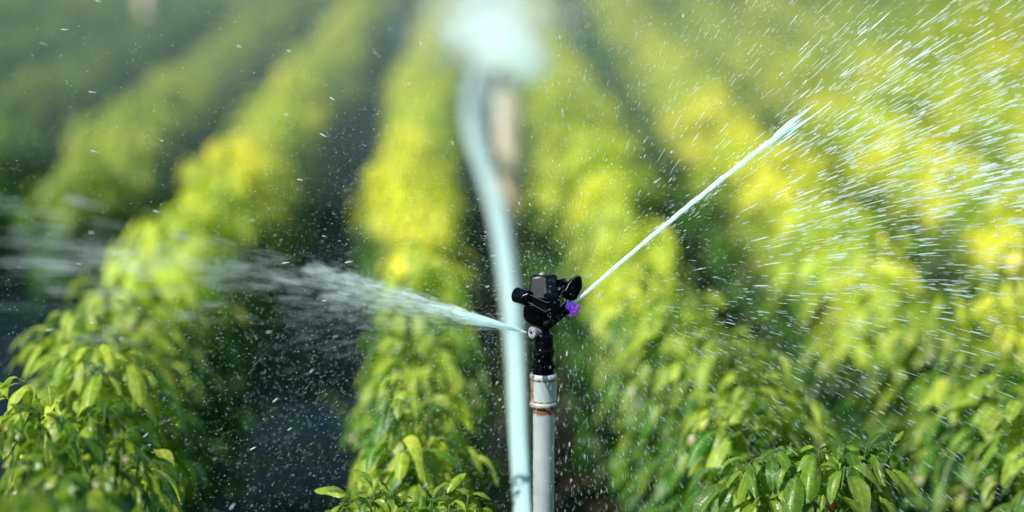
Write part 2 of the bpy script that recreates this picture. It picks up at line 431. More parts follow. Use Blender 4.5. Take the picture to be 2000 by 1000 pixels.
cnt = 0
for r in range(-7, 9):
    d = 3.95 if r in (0,) else 3.75
    d += (r*0.137) % 0.2
    if r == 1: d = 4.12
    if r == 0: d = 4.14
    if r == -1: d = 3.62
    k = 0
    while d < 17.5:
        if r == -2 and d < 8.2: d = 8.2
        if r == -1 and 6.05 < d < 6.5: d = 6.6
        if r == 0 and 6.3 < d < 6.75: d = 6.9
        x = rowx(r, d) + random.uniform(-0.02, 0.02)
        px = 935 + x/d*FPX
        mg = 0.22/d*FPX
        if -mg < px < 2000+mg:
            vs_ = close_variants if d < 5.5 else variants
            v = random.randrange(len(vs_))
            s = random.uniform(0.92, 1.05)
            fx = 1.0
            if r == 1 and d < 5.2: fx = 1.12
            if r == 0 and d < 6.2: fx = 0.9
            if r == -1 and d < 6.3: fx = 1.15
            if r == 2 and d < 7: fx = 1.2
            if d > 7.5: fx = 1.4 if r not in (-1, 0) else (1.1 if d < 11 else 1.25)
            if r in (-1, 0) and 5.4 < d < 6.3: fz = 1.06
            else: fz = 1.0
            if r == -1 and 3.8 < d < 5.4: fz = 1.10
            t = empty('pepper_plant', (x, d, 0), random.uniform(0, 6.28)); t.scale = (s*fx, s*fx, s*fz*random.uniform(0.95, 1.05))
            tag(t, band(d)+rown(r), 'pepper plant', 'pepper plants in the rows')
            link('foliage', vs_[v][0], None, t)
            if d < 8: link('stem', vs_[v][1], None, t)
            if d < 6.2:
                for q in range(3 if d < 5 else 2):
                    f = link('pepper', FR, None, t); a = random.uniform(0, 6.28)
                    f.location = (0.125*math.cos(a), 0.125*math.sin(a), random.uniform(0.25, 0.5)); f.rotation_euler = (0, 0, a)
                if d < 5:
                    for q in range(2):
                        f = link('flower', FL, None, t); a = random.uniform(0, 6.28)
                        f.location = (0.16*math.cos(a), 0.16*math.sin(a), random.uniform(0.3, 0.55)); f.rotation_euler = (1.2, 0, a+1.57)
            cnt += 1
        d += 0.33 + 0.02*(d > 8) + random.uniform(-0.025, 0.025) + 0.02*max(0, d-9)
        k += 1
print('plants', cnt)

# far continuation of the field, one mass beyond the frame's top
fb, fh, fl_, fw, fd, fy = [], [], [], [], [], []
for i in range(9000):
    y = 18 + rng.random()**1.3*16; r = rng.integers(-14, 16)
    x = rowx(0, 15) + 0.545*r + rng.normal(0, 0.08); z = rng.uniform(0.15, 0.66)
    a = rng.uniform(0, 6.28)
    fb.append((x, y, z)); fh.append((math.cos(a), math.sin(a), rng.uniform(-0.3, 0.5)))
    fl_.append(rng.uniform(0.12, 0.2)); fw.append(rng.uniform(0.06, 0.1)); fd.append(1.5); fy.append((z-0.25)*1.6)
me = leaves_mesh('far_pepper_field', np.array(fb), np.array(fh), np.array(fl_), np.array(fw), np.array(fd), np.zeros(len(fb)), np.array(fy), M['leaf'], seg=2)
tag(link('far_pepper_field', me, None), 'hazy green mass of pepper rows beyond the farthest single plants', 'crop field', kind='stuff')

# ------------------------------------------------------------------ the near plants, shoot by shoot
def shoot_plant(name_label, root_xyd, shoots, extra_body=None, seed=1, mat='leaf_front', Lscale=1.0, group=None, young0=0.5, lk=0.92):
    """shoots: (x, y, depth, n_leaves, leaf_length_px, upright 0..1)"""
    rs = np.random.RandomState(seed)
    rx, ry, rd = root_xyd
    root = Vector((rx, rd, 0))
    t = empty('pepper_plant', root); tag(t, name_label, 'pepper plant', group)
    sb = bmesh.new()
    fork = Vector((0, 0, 0.22))
    tube_bm(sb, [(0, 0, -0.02), (0.003, 0, 0.12), tuple(fork)], [0.008, 0.007, 0.006], 8)
    base, head, ln, wd, dr, yg, fo = [], [], [], [], [], [], []
    for (x, y, d, nlv, lpx, upr) in shoots:
        p = at(x, y, d) - root
        mid = fork.lerp(p, 0.55) + Vector((p.x*0.15, p.y*0.15, -0.01))
        tube_bm(sb, [tuple(fork), tuple(mid), tuple(p - Vector((0, 0, 0.004))), tuple(p)], [0.004, 0.003, 0.0018, 0.001], 6)
        a0 = rs.uniform(0, 6.28)
        for q in range(nlv):
            a = a0 + q*2.399 + rs.normal(0, 0.25)
            tilt = rs.uniform(-0.25, 0.35) + upr*1.3*rs.uniform(0.5, 1.2)*(1 if q > nlv*0.45 else 0.2)
            l = lpx*lk*S*rs.uniform(0.65, 1.2)*(1.0 if q < nlv*0.6 else 0.6)
            o = -0.010*(1-q/nlv)*2
            base.append((p.x, p.y, p.z + o + rs.normal(0, 0.002))); head.append((math.cos(a), math.sin(a), tilt))
            ln.append(l); wd.append(l*rs.uniform(0.29, 0.45)); dr.append(rs.uniform(2.4, 4.4)*(1-0.85*upr*(q > nlv*0.45)))
            yg.append(np.clip(rs.normal(young0, 0.28), 0, 1)); fo.append(rs.uniform(-0.1, 0.95)*(-1 if rs.rand() < 0.65 else 0.8))
    # hanging leaves below the shoots fill the body of the plant
    if extra_body:
        (n, hw, ztop, zbot) = extra_body
        for q in range(n):
            a = rs.uniform(0, 6.28); rr = hw*math.sqrt(rs.uniform(0.1, 1)); z = rs.uniform(zbot, ztop)
            rr *= 0.65 + 0.35*(1-(z-zbot)/(ztop-zbot))
            base.append((rr*math.cos(a), rr*math.sin(a), z)); head.append((math.cos(a+rs.normal(0, .7)), math.sin(a+rs.normal(0, .7)), rs.uniform(-0.9, 0.1)))
            l = rs.uniform(0.055, 0.10)*Lscale; ln.append(l); wd.append(l*rs.uniform(0.32, 0.46)); dr.append(rs.uniform(1.2, 2.4))
            yg.append(np.clip(rs.normal(0.12, 0.15), 0, 1)); fo.append(rs.uniform(-0.6, 0.1))
    me = leaves_mesh('foliage', np.array(base), np.array(head), np.array(ln), np.array(wd), np.array(dr), np.array(fo), np.array(yg), M[mat], seg=10, petiole=0.22)
    link('foliage', me, None, t)
    sm = bpy.data.meshes.new('stem'); sb.to_mesh(sm); sb.free()
    for p in sm.polygons: p.use_smooth = True
    link('stem', sm, M['stem'], t)
    return t

dA = 3.78
right = shoot_plant('sharp glossy pepper plant in the lower right, its drooping leaves wet and in focus', (0.52, 0, dA),
    [(1692, 872, dA, 9, 108, 0.6), (1742, 872, dA+.02, 9, 62, 1.0), (1640, 868, dA+.01, 9, 110, 0.4), (1600, 880, dA-.03, 9, 120, 0.2),
     (1545, 864, dA+.03, 8, 125, 0.3), (1505, 890, dA-.02, 9, 120, 0.1), (1468, 900, dA, 8, 110, 0.25), (1562, 905, dA-.05, 8, 120, 0.1),
     (1650, 910, dA-.05, 8, 130, 0.0), (1705, 895, dA-.02, 9, 115, 0.0), (1715, 905, dA+.02, 7, 118, 0.0), (1450, 930, dA, 8, 120, 0.0),
     (1610, 960, dA-.07, 8, 105, 0.0), (1700, 960, dA-.06, 8, 105, 0.0), (1500, 965, dA-.05, 8, 105, 0.0), (1580, 890, dA+.06, 8, 90, 0.5)],
    extra_body=(100, 0.105, 0.53, 0.18), seed=5, young0=0.45)
centre = shoot_plant('sharp pepper plant at the bottom edge left of the pipe, showing its pointed leaf tips', (-0.10, 0, dA),
    [(686, 968, dA, 8, 78, 0.7), (730, 958, dA+.01, 8, 66, 0.9), (763, 962, dA, 9, 62, 1.0), (722, 975, dA-.03, 8, 95, 0.2),
     (800, 985, dA-.03, 8, 92, 0.2), (842, 974, dA-.01, 9, 70, 0.9), (868, 960, dA+.02, 9, 66, 0.9), (915, 966, dA+.01, 8, 85, 0.5),
     (930, 985, dA-.01, 7, 92, 0.0), (878, 985, dA-.03, 8, 85, 0.3), (780, 975, dA+.03, 8, 72, 0.6), (660, 990, dA, 8, 85, 0.1)],
    extra_body=(100, 0.125, 0.52, 0.15), seed=8)
left = shoot_plant('dark green bushy pepper plant in the lower left corner with small cream flowers', (-0.575, 0, 3.42),
    [(40, 805, 3.50, 9, 78, 0.8), (75, 800, 3.52, 8, 70, 0.9), (15, 830, 3.45, 9, 80, 0.3), (120, 815, 3.5, 8, 80, 0.3), (175, 810, 3.5, 9, 95, 0.4),
     (205, 795, 3.55, 8, 80, 0.5), (240, 850, 3.48, 9, 85, 0.6), (155, 850, 3.42, 9, 115, 0.2), (90, 860, 3.4, 9, 105, 0.2), (55, 900, 3.35, 9, 100, 0.3),
     (215, 900, 3.42, 9, 95, 0.2), (270, 890, 3.5, 9, 90, 0.2), (120, 910, 3.3, 9, 115, 0.1), (180, 940, 3.3, 9, 100, 0.1), (20, 950, 3.25, 9, 105, 0.2),
     (255, 950, 3.42, 9, 100, 0.0), (90, 960, 3.2, 8, 130, 0.1), (160, 975, 3.15, 8, 120, 0.2), (30, 990, 3.1, 8, 130, 0.1), (290, 930, 3.5, 8, 90, 0.0)],
    extra_body=(260, 0.15, 0.56, 0.12), seed=21, mat='leaf_front', young0=0.2, lk=0.8)
front = shoot_plant('blurred foreground pepper plant cut by the bottom edge in the lower left corner', (-0.50, 0, 2.92),
    [(60, 960, 2.9, 8, 150, 0.3), (110, 975, 2.88, 8, 150, 0.1), (20, 985, 2.85, 8, 140, 0.2), (170, 985, 2.95, 8, 130, 0.1)],
    extra_body=(90, 0.13, 0.58, 0.15), seed=33, mat='leaf_front')
def child_at(par, mesh, name, x, y, d, rot=(0, 0, 0), sc=1.0, label=None):
    o = link(name, mesh, None, par); o.location = at(x, y, d) - par.location; o.rotation_euler = rot; o.scale = (sc, sc, sc)
    if label: o['label'] = label
child_at(right, FRR, 'pepper', 1622, 960, dA-.04, sc=0.8, label='small orange red pepper')
for (x, y) in ((188, 948), (225, 848), (243, 897)):
    child_at(left, FL, 'flower', x, y, 3.25, (1.3, 0.3, x*0.1), 0.5)

# an isolated ripe yellow pepper plant edge at the far right
yp = at(1985, 505, 5.25)
t = tag(empty('pepper_plant', (yp.x, yp.y, 0)), 'pepper plant at right edge with a bright yellow pepper', 'pepper plant')
link('foliage', variants[2][0], None, t); link('stem', variants[2][1], None, t)
YF = fruit_mesh(0.06, 0.025, 'fruit_yellow')
f = link('pepper', YF, None, t); f.location = (-0.03, -0.12, yp.z+0.05); f['label'] = 'ripe yellow pepper'

# leaf litter and weeds lying wet in the furrows
ln_ = 2600
lx = rng.uniform(-1.6, 2.2, ln_); ly = rng.uniform(3.2, 11, ln_)
lb = np.stack([lx, ly, np.full(ln_, 0.035)], 1); la = rng.uniform(0, 6.28, ln_)
me = leaves_mesh('leaf_litter', lb, np.stack([np.cos(la), np.sin(la), rng.uniform(0.0, 0.5, ln_)], 1), rng.uniform(0.03, 0.08, ln_), rng.uniform(0.012, 0.03, ln_),
                 np.full(ln_, 0.6), rng.uniform(-0.3, 0.3, ln_), rng.uniform(0, 0.25, ln_), M['leaf_front'], seg=3)
tag(link('leaf_litter', me, None), 'fallen leaves and small weeds lying on the wet soil between the rows', 'leaf litter', kind='stuff')

# ------------------------------------------------------------------ lay-flat hose along the furrow
hp = [(1030, 1120, 42), (1022, 1000, 41), (1014, 850, 40), (1008, 700, 39), (1000, 600, 39), (990, 520, 37), (980, 455, 36), (968, 400, 36), (950, 340, 33), (932, 290, 30), (919, 240, 29), (917, 200, 28), (926, 165, 28), (934, 130, 24)]
bm = bmesh.new(); ringsv = []; HZ = 0.36
pts = []
for (x, y, wpx) in hp:
    g = ground_at(x, y, float(np.interp(y, [130, 400, 700, 900, 1120], [0.50, 0.49, 0.45, 0.41, 0.38]))); pts.append((g, wpx*g.y/FPX))
fine = []
for i in range(len(pts)-1):
    for k in range(4):
        u = k/4; fine.append((pts[i][0].lerp(pts[i+1][0], u), pts[i][1]*(1-u)+pts[i+1][1]*u))
fine.append(pts[-1])
for i, (p, wd) in enumerate(fine):
    a = fine[min(i+1, len(fine)-1)][0] - fine[max(i-1, 0)][0]; a.z = 0; a.normalize(); s = Vector((a.y, -a.x, 0))
    hh = 0.022
    ring = []
    for q in range(12):
        th = q*2*math.pi/12; cx = math.cos(th); sx = math.sin(th)
        ring.append(bm.verts.new(p + s*(wd*0.5*math.copysign(abs(cx)**0.7, cx)) + Vector((0, 0, hh*sx))))
    ringsv.append(ring)
for i in range(len(ringsv)-1):
    for q in range(12): bm.faces.new((ringsv[i][q], ringsv[i][(q+1) % 12], ringsv[i+1][(q+1) % 12], ringsv[i+1][q]))
bm.faces.new(ringsv[0]); bm.faces.new(ringsv[-1])
hose = empty('irrigation_hose', fine[4][0])
tag(hose, 'pale aqua irrigation hose running up the furrow behind the riser pipe', 'hose')
ho = obj('hose', bm, M['hose']); ho.parent = hose; ho.location = -fine[4][0]
for k in (6, 22, 34, 46):
    p = fine[k][0]; bm = bmesh.new(); tube_bm(bm, [(p.x, p.y, -0.05), (p.x, p.y, p.z-0.015)], 0.004, 8)
    so_ = obj('stake', bm, M['stem']); so_.parent = hose; so_.location = -fine[4][0]

# ------------------------------------------------------------------ the sprinkler
sp = tag(empty('sprinkler', (P0.x, P0.y, P0.z)), 'black impact sprinkler head with purple nozzle, sharp in the centre, throwing two jets', 'sprinkler')
def lathe(prof, n=36, axis='Z'):
    bm = bmesh.new(); rings = []
    for (r, z) in prof:
        rings.append([bm.verts.new((r*math.cos(i*2*math.pi/n), r*math.sin(i*2*math.pi/n), z)) for i in range(n)])
    for a, b in zip(rings, rings[1:]):
        for i in range(n): bm.faces.new((a[i], a[(i+1) % n], b[(i+1) % n], b[i]))
    bm.faces.new(rings[0][::-1]); bm.faces.new(rings[-1]); return bm
def L_(x, y, dy=0.0):   # sprinkler-local point from its picture position
    return Vector(((x-1062)*S, dy, (730-y)*S*1.014))
def px_prof(lst):       # (half width px, y px)
    return [(hw*S, (730-y)*S*1.014) for hw, y in lst]

gz = -P0.z
rp = tag(empty('riser_pipe', (P0.x, P0.y, P0.z)), 'galvanised riser pipe with rusty coupling holding the black sprinkler in the centre', 'pipe')
obj('pipe', lathe([(21.5*S, gz-0.05), (21.5*S, -0.2), (21.5*S, -(790-730)*S*1.014)], 48), M['pipe'], rp)
obj('coupling', lathe(px_prof([(21.7, 800), (25.5, 797), (28.3, 794), (28.8, 790), (28, 786), (26, 784), (25.7, 780), (25.8, 745), (26, 741), (27.6, 739), (28.4, 735), (27.6, 731), (25.5, 729), (23.2, 729), (22.6, 733), (22.6, 745)]), 48), M['pipe'], rp)

# black base bearing
obj('threaded_base', lathe(px_prof([(20, 744), (21.3, 732), (21.3, 728), (22.5, 727), (22.5, 722), (21.2, 721), (21.2, 718), (22.8, 717), (22.8, 711), (21.4, 709.5), (21.4, 690), (22.6, 688), (22.6, 680), (21.2, 677), (19.6, 676)]), 40), M['black'], sp)
obj('bearing_sleeve', lathe(px_prof([(19.4, 677), (19.4, 662), (19.0, 659), (19.9, 657), (19.9, 653), (18.2, 650), (13, 648), (12.4, 640), (13.2, 638), (13.2, 633), (8.2, 631), (7.4, 628), (7.4, 604)]), 40), M['black'], sp)
# small lugs round the base
bm = bmesh.new()
for i in range(10):
    a = i*2*math.pi/10 + 0.15
    mt = Matrix.Translation(Vector((22.2*S*math.cos(a), 22.2*S*math.sin(a), (730-714)*S))) @ Matrix.Rotation(a, 4, 'Z') @ Matrix.Diagonal((2.6*S, 3.4*S, 5.5*S, 1))
    bmesh.ops.create_icosphere(bm, subdivisions=2, radius=1, matrix=mt)
obj('grip_lugs', bm, M['black'], sp)

def plate(points, y0, y1, bevel=0.0008, segs=2):
    """outline in the sprinkler's own x-z plane, extruded from depth y0 to y1"""
    bm = bmesh.new()
    a = [bm.verts.new(L_(x, y, y0)) for x, y in points]; b = [bm.verts.new(L_(x, y, y1)) for x, y in points]
    bm.faces.new(a); bm.faces.new(b[::-1]); n = len(points)
    for i in range(n): bm.faces.new((a[i], b[i], b[(i+1) % n], a[(i+1) % n]))
    bmesh.ops.recalc_face_normals(bm, faces=bm.faces)
    if bevel: bmesh.ops.bevel(bm, geom=list(bm.edges), offset=bevel, segments=segs, profile=0.6, affect='EDGES', clamp_overlap=True)
    return bm
def bar(p, q, wx, wy, bevel=0.0006, taper=1.0):
    p, q = Vector(p), Vector(q); d = (q-p); l = d.length
    rot = d.to_track_quat('Z', 'Y').to_matrix().to_4x4()
    bm = bmesh.new(); bmesh.ops.create_cube(bm, size=1)
    for v in bm.verts:
        k = taper if v.co.z > 0 else 1
        v.co = Vector((v.co.x*wx*k, v.co.y*wy*k, (v.co.z+0.5)*l))
    if bevel: bmesh.ops.bevel(bm, geom=list(bm.edges), offset=bevel, segments=2, affect='EDGES', clamp_overlap=True)
    bmesh.ops.transform(bm, matrix=Matrix.Translation(p) @ rot, verts=bm.verts)
    return bm
def join(*bms):
    out = bmesh.new()
    for b in bms:
        me = bpy.data.meshes.new('tmp'); b.to_mesh(me); b.free(); out.from_mesh(me); bpy.data.meshes.remove(me)
    return out
def cyl(p, q, r0, r1, n=28, bevel=0.0007):
    p, q = Vector(p), Vector(q); d = q-p
    bm = bmesh.new(); bmesh.ops.create_cone(bm, cap_ends=True, segments=n, radius1=r0, radius2=r1, depth=d.length)
    if bevel:
        es = [e for e in bm.edges if len(e.link_faces) == 2 and (len(e.link_faces[0].verts) > 4 or len(e.link_faces[1].verts) > 4)]
        bmesh.ops.bevel(bm, geom=es, offset=bevel, segments=2, affect='EDGES')
    bmesh.ops.transform(bm, matrix=Matrix.Translation((p+q)/2) @ d.to_track_quat('Z', 'Y').to_matrix().to_4x4(), verts=bm.verts)
    return bm

# faceted cap
bm = bmesh.new(); rings = []
for hw, y in ((30, 575), (32.5, 573), (31.5, 566), (27.5, 540), (26, 534), (22, 531.5)):
    ring = []
    for i, aa in enumerate((-150, -84, -32, 5, 50, 95, 135, 170)):
        a = R(aa); ring.append(bm.verts.new((hw*S*math.cos(a)+0.0*S, hw*S*math.sin(a)*(0.62 + 0.36*(y-531)/44), (730-y)*S*1.014)))
    rings.append(ring)
for a, b in zip(rings, rings[1:]):
    for i in range(8): bm.faces.new((a[i], a[(i+1) % 8], b[(i+1) % 8], b[i]))
bm.faces.new(rings[0][::-1]); bm.faces.new(rings[-1])
bmesh.ops.bevel(bm, geom=list(bm.edges), offset=0.0005, segments=2, affect='EDGES', clamp_overlap=True)
cap = obj('cap', bm, M['cap'], sp)
bm = bmesh.new(); bmesh.ops.create_uvsphere(bm, u_segments=20, v_segments=10, radius=6.2*S, matrix=Matrix.Translation(L_(1058, 532)) @ Matrix.Diagonal((1, 1, 0.7, 1)))
obj('cap_screw', bm, M['grey'], cap)
# post through the cap down to the bearing, and the body casing on the left
obj('body_casing', join(plate([(1022, 594), (1030, 590), (1050, 590), (1058, 600), (1056, 632), (1042, 632), (1026, 622), (1021, 612)], -0.010, 0.012, 0.0016, 3),
                        plate([(1040, 572), (1086, 572), (1088, 590), (1070, 606), (1046, 606)], -0.012, 0.012, 0.001)), M['black'], sp)
# swing arm: two rails from the counterweight across the front, and a spine to the right
obj('arm', join(bar(L_(1028, 570, -0.016), L_(1069, 584, -0.024), 0.0046, 0.005),
                bar(L_(1024, 583, -0.016), L_(1066, 602, -0.024), 0.0052, 0.005),
                bar(L_(1036, 576, -0.017), L_(1066, 592, -0.022), 0.003, 0.010, 0.0004),
                plate([(1060, 566), (1088, 560), (1094, 575), (1092, 606), (1078, 618), (1070, 606), (1066, 584)], -0.024, -0.010, 0.001),
                bar(L_(1084, 572, -0.014), L_(1100, 548, -0.004), 0.006, 0.010),
                bar(L_(1080, 552, 0.004), L_(1108, 546, 0.002), 0.006, 0.012, 0.0008)), M['black'], sp)
obj('counterweight', join(cyl(L_(1007, 571, -0.004), L_(1031, 574, -0.022), 15.5*S, 15.5*S, 36, 0.001),
                          cyl(L_(1031, 574, -0.022), L_(1032.5, 574.2, -0.0232), 11*S, 10*S, 36, 0.0003)), M['black'], sp)
# curved deflector spoon on the right: a thin dished blade
def spoon():
    out = [(1092, 573), (1096, 560), (1104, 547), (1114, 538), (1126, 533), (1131, 536), (1134, 546), (1134, 558), (1129, 568), (1122, 580), (1108, 582)]
    bm = bmesh.new(); cx, cy = 1114, 558
    rings = []
    for k, (f, dep) in enumerate(((1.0, -0.010), (0.93, -0.006), (0.7, 0.001), (0.4, 0.005), (0.12, 0.006))):
        rings.append([bm.verts.new(L_(cx+(x-cx)*f, cy+(y-cy)*f, dep)) for x, y in out])
    for k, (f, dep) in enumerate(((0.12, 0.009), (0.4, 0.008), (0.7, 0.004), (0.95, -0.003), (1.02, -0.009))):
        rings.append([bm.verts.new(L_(cx+(x-cx)*f, cy+(y-cy)*f, dep)) for x, y in out])
    n = len(out)
    for a, b in zip(rings, rings[1:]):
        for i in range(n): bm.faces.new((a[i], a[(i+1) % n], b[(i+1) % n], b[i]))
    for i in range(n): bm.faces.new((rings[-1][i], rings[-1][(i+1) % n], rings[0][(i+1) % n], rings[0][i]))
    bm.faces.new(rings[4]); bm.faces.new(rings[5])
    bmesh.ops.rotate(bm, verts=bm.verts, cent=L_(cx, cy, 0), matrix=Matrix.Rotation(R(28), 3, 'Z'))
    return bm
obj('deflector', join(spoon(), bar(L_(1098, 572, 0.0), L_(1118, 543, -0.006), 0.0016, 0.004, 0.0003), bar(L_(1112, 582, 0.0), L_(1126, 560, -0.004), 0.0016, 0.004, 0.0003)), M['black'], sp)
def loop_tube(points, r, dep, closed=False):
    b_ = bmesh.new(); tube_bm(b_, [L_(x, y, dep) for x, y in points], r, 6); return b_
dfl = [o for o in bpy.data.objects if o.name.startswith('deflector')][0]
rot = Matrix.Rotation(R(28), 3, 'Z')
rim_highlight = loop_tube([(1096, 561), (1104, 547), (1114, 538), (1126, 533), (1131, 536), (1134, 546), (1134, 558), (1129, 568), (1121, 581)], 0.00045, -0.0105)  # thin tube added along the spoon outline as a painted highlight
bmesh.ops.rotate(rim_highlight, verts=rim_highlight.verts, cent=L_(1114, 558, 0), matrix=rot)
obj('rim_highlight', rim_highlight, M['edge'], dfl)
rl = join(loop_tube([(1034, 566), (1068, 581.5), (1072, 580)], 0.00045, -0.0268), loop_tube([(1030, 580.5), (1064, 599), (1074, 594)], 0.0005, -0.0268))  # thin pale tubes added along the rails as painted highlights
obj('arm_edge_highlight', rl, M['edge'], [o for o in bpy.data.objects if o.name == 'arm'][0])
# outlet tube rising to the right, ending in the purple nozzle
obj('outlet_tube', join(cyl(L_(1066, 632, 0), L_(1114, 594, -0.001), 10.5*S, 11.5*S, 28, 0.0006),
                        plate([(1068, 636), (1074, 640), (1112, 606), (1104, 590), (1092, 596), (1070, 614)], -0.005, 0.004, 0.0008)), M['black'], sp)
pn = plate([(1102, 593), (1109, 582), (1118, 583), (1127, 588), (1132, 595), (1130, 603), (1124, 609), (1116, 610), (1111, 600)], -0.017, 0.008, 0.0009)
ribs = []
for k in range(3):
    ribs.append(bar(L_(1112+k*2.2, 611-k*6.4, -0.012), L_(1130+k*1.6, 603-k*6.0, -0.012), 0.012, 0.0027, 0.0006))
bmesh.ops.scale(pn, vec=(0.92, 0.95, 0.92), verts=pn.verts, space=Matrix.Translation(-L_(1115, 597, 0)))
pno = obj('purple_nozzle', pn, M['purple'], sp); pno['label'] = 'purple main nozzle'
rb_ = join(*ribs); bmesh.ops.translate(rb_, vec=(0, -0.0015, 0), verts=rb_.verts)
obj('grip_ribs', rb_, M['magenta'], pno)
# small grey side nozzle facing left and towards the viewer
nd = (Vector((-1, -0.75, 0.12))).normalized()
c0 = L_(1037, 644, -0.014)
gn = join(cyl(c0 - nd*0.018, c0 - nd*0.004, 7.5*S, 9*S, 24), cyl(c0 - nd*0.006, c0, 11.5*S, 11.8*S, 28, 0.0006))
sgn = obj('side_nozzle', gn, M['grey'], sp); sgn['label'] = 'small grey side nozzle'
# ring and slot on its face
bm = bmesh.new()
rr = []
q = nd.to_track_quat('Z', 'Y').to_matrix()
for k in range(25):
    a = R(30 + k*11.5); rr.append(tuple(c0 + nd*0.0005 + q @ Vector((7.2*S*math.cos(a), 7.2*S*math.sin(a), 0))))
tube_bm(bm, rr, 1.6*S, 8)
obj('nozzle_ring', bm, M['grey'], sgn)
bm = cyl(c0 + nd*0.0002, c0 + nd*0.0008, 3.0*S, 3.0*S, 20, 0)
obj('nozzle_bore', bm, M['black'], sgn)
# beads of water clinging to the plastic
bm = bmesh.new()
for (x, y, r, dy) in ((1059, 691, 3.2, -0.0185), (1047, 686, 4.4, -0.0165), (1055, 714, 2.6, -0.0188), (1076, 714, 2.6, -0.014), (1082, 729, 4.0, -0.012), (1041, 731, 3.5, -0.016), (1082, 676, 3, -0.004), (1079, 655, 3.2, -0.002), (1066, 660, 1.8, -0.0155), (1050, 735, 2, -0.0215), (1030, 768, 2, 0), (1094, 580, 2.4, -0.02)):
    bmesh.ops.create_icosphere(bm, subdivisions=2, radius=r*S*0.8, matrix=Matrix.Translation(L_(x, y, dy)) @ Matrix.Diagonal((1, 0.6, 0.8, 1)))
m, n = new_mat('clear_water'); out = N(n, 'ShaderNodeOutputMaterial'); g = N(n, 'ShaderNodeBsdfPrincipled')
g.inputs['Transmission Weight'].default_value = 1; g.inputs['Roughness'].default_value = 0.02; g.inputs['IOR'].default_value = 1.33; g.inputs['Base Color'].default_value = (0.95, 1, 1, 1)
n.links.new(g.outputs[0], out.inputs[0]); M['clear'] = m
tag(obj('water_beads', bm, M['clear'], None, loc=P0), 'clear water beads clinging to the black sprinkler body', 'water beads', kind='stuff')

# ------------------------------------------------------------------ water
NOZ = P0 + L_(1124, 586, -0.002)
END = at(1552, 240, D0+0.06)
jd = (END-NOZ); JL = jd.length; jd.normalize()
PTS_OCT = np.array([[1, 0, 0], [0, 1, 0], [-1, 0, 0], [0, -1, 0]], float)
def drops(name, P, Dv, length, rad, mat, label, cat, seg=4, group=None, kind='stuff'):
    """elongated drops: P centres, Dv directions"""
    n = len(P); P = np.asarray(P, float); Dv = unit(np.asarray(Dv, float))
    ref = np.tile(np.array([0.03, 1.0, 0.02]), (n, 1)); a = unit(np.cross(Dv, ref)); b = np.cross(Dv, a)
    V = np.zeros((n, 2+seg*2, 3))
    V[:, 0] = P - Dv*(length*0.5)[:, None]; V[:, 1] = P + Dv*(length*0.5)[:, None]
    for ring, (off, k) in enumerate(((-0.22, 0.8), (0.28, 1.0))):
        for q in range(seg):
            th = q*2*math.pi/seg
            V[:, 2+ring*seg+q] = P + Dv*(length*off)[:, None] + (a*math.cos(th)+b*math.sin(th))*(rad*k)[:, None]
    f = []
    for q in range(seg):
        q2 = (q+1) % seg
        f.append((0, 2+q2, 2+q, 2+q)); f.append((2+q, 2+q2, 2+seg+q2, 2+seg+q)); f.append((1, 2+seg+q, 2+seg+q2, 2+seg+q2))
    tri = [(t[0], t[1], t[2]) for t in f if t[2] == t[3]]; quad = [t for t in f if t[2] != t[3]]
    nv = 2+seg*2; off = (np.arange(n)*nv)[:, None, None]
    T3 = (np.array(tri)[None]+off).reshape(-1); Q4 = (np.array(quad)[None]+off).reshape(-1)
    me = bpy.data.meshes.new(name)
    me.vertices.add(n*nv); me.vertices.foreach_set('co', V.ravel())
    me.loops.add(len(T3)+len(Q4)); me.loops.foreach_set('vertex_index', np.concatenate([T3, Q4]).astype(np.int32))
    nt3, nq4 = len(T3)//3, len(Q4)//4
    me.polygons.add(nt3+nq4)
    me.polygons.foreach_set('loop_start', np.concatenate([np.arange(nt3)*3, len(T3)+np.arange(nq4)*4]).astype(np.int32))
    me.polygons.foreach_set('use_smooth', np.ones(nt3+nq4, dtype=bool))
    me.update(calc_edges=True)
    o = link(name, me, mat); tag(o, label, cat, group, kind); return o

# main jet: a solid rod of water, wavy, thickening and breaking up at its end
bm = bmesh.new()
pts, rads = [], []
n = 60
for i in range(n+1):
    u = i/n; p = NOZ + jd*(JL*u) + Vector((0, 0, 1))*(0.010*math.sin(math.pi*u)*0.6 )
    p += Vector((0, 0, 0.0008*math.sin(u*41)+0.0006*math.sin(u*97)))*u
    pts.append(p); r = (3.3 + 2.3*u + (0.35*math.sin(u*60) + 0.25*math.sin(u*143+1))*(0.2+u))*S
    if u > 0.93: r *= max(0.08, (1-u)/0.07)**0.6
    rads.append(r)
tube_bm(bm, pts, rads, 10)
base2 = NOZ + jd*(JL*0.90)
for (off, ln, rr, ang) in ((0.004, 0.085, 2.6, 0.0), (-0.004, 0.06, 2.0, 0.03), (0.008, 0.05, 1.6, 0.02), (-0.008, 0.12, 1.5, -0.06), (-0.002, 0.07, 1.2, -0.12), (-0.012, 0.05, 1.2, -0.1)):
    dv = (jd + Vector((0.0, 0, ang))).normalized()
    s0 = base2 + Vector((0, 0, off)); tube_bm(bm, [s0 + dv*(ln*k/8) for k in range(9)], [rr*S*math.sin(math.pi*(k+0.4)/9) for k in range(9)], 6)
tag(obj('water_jet', bm, M['jet']), 'solid bright white water jet shooting up to the right from the purple nozzle', 'water jet')

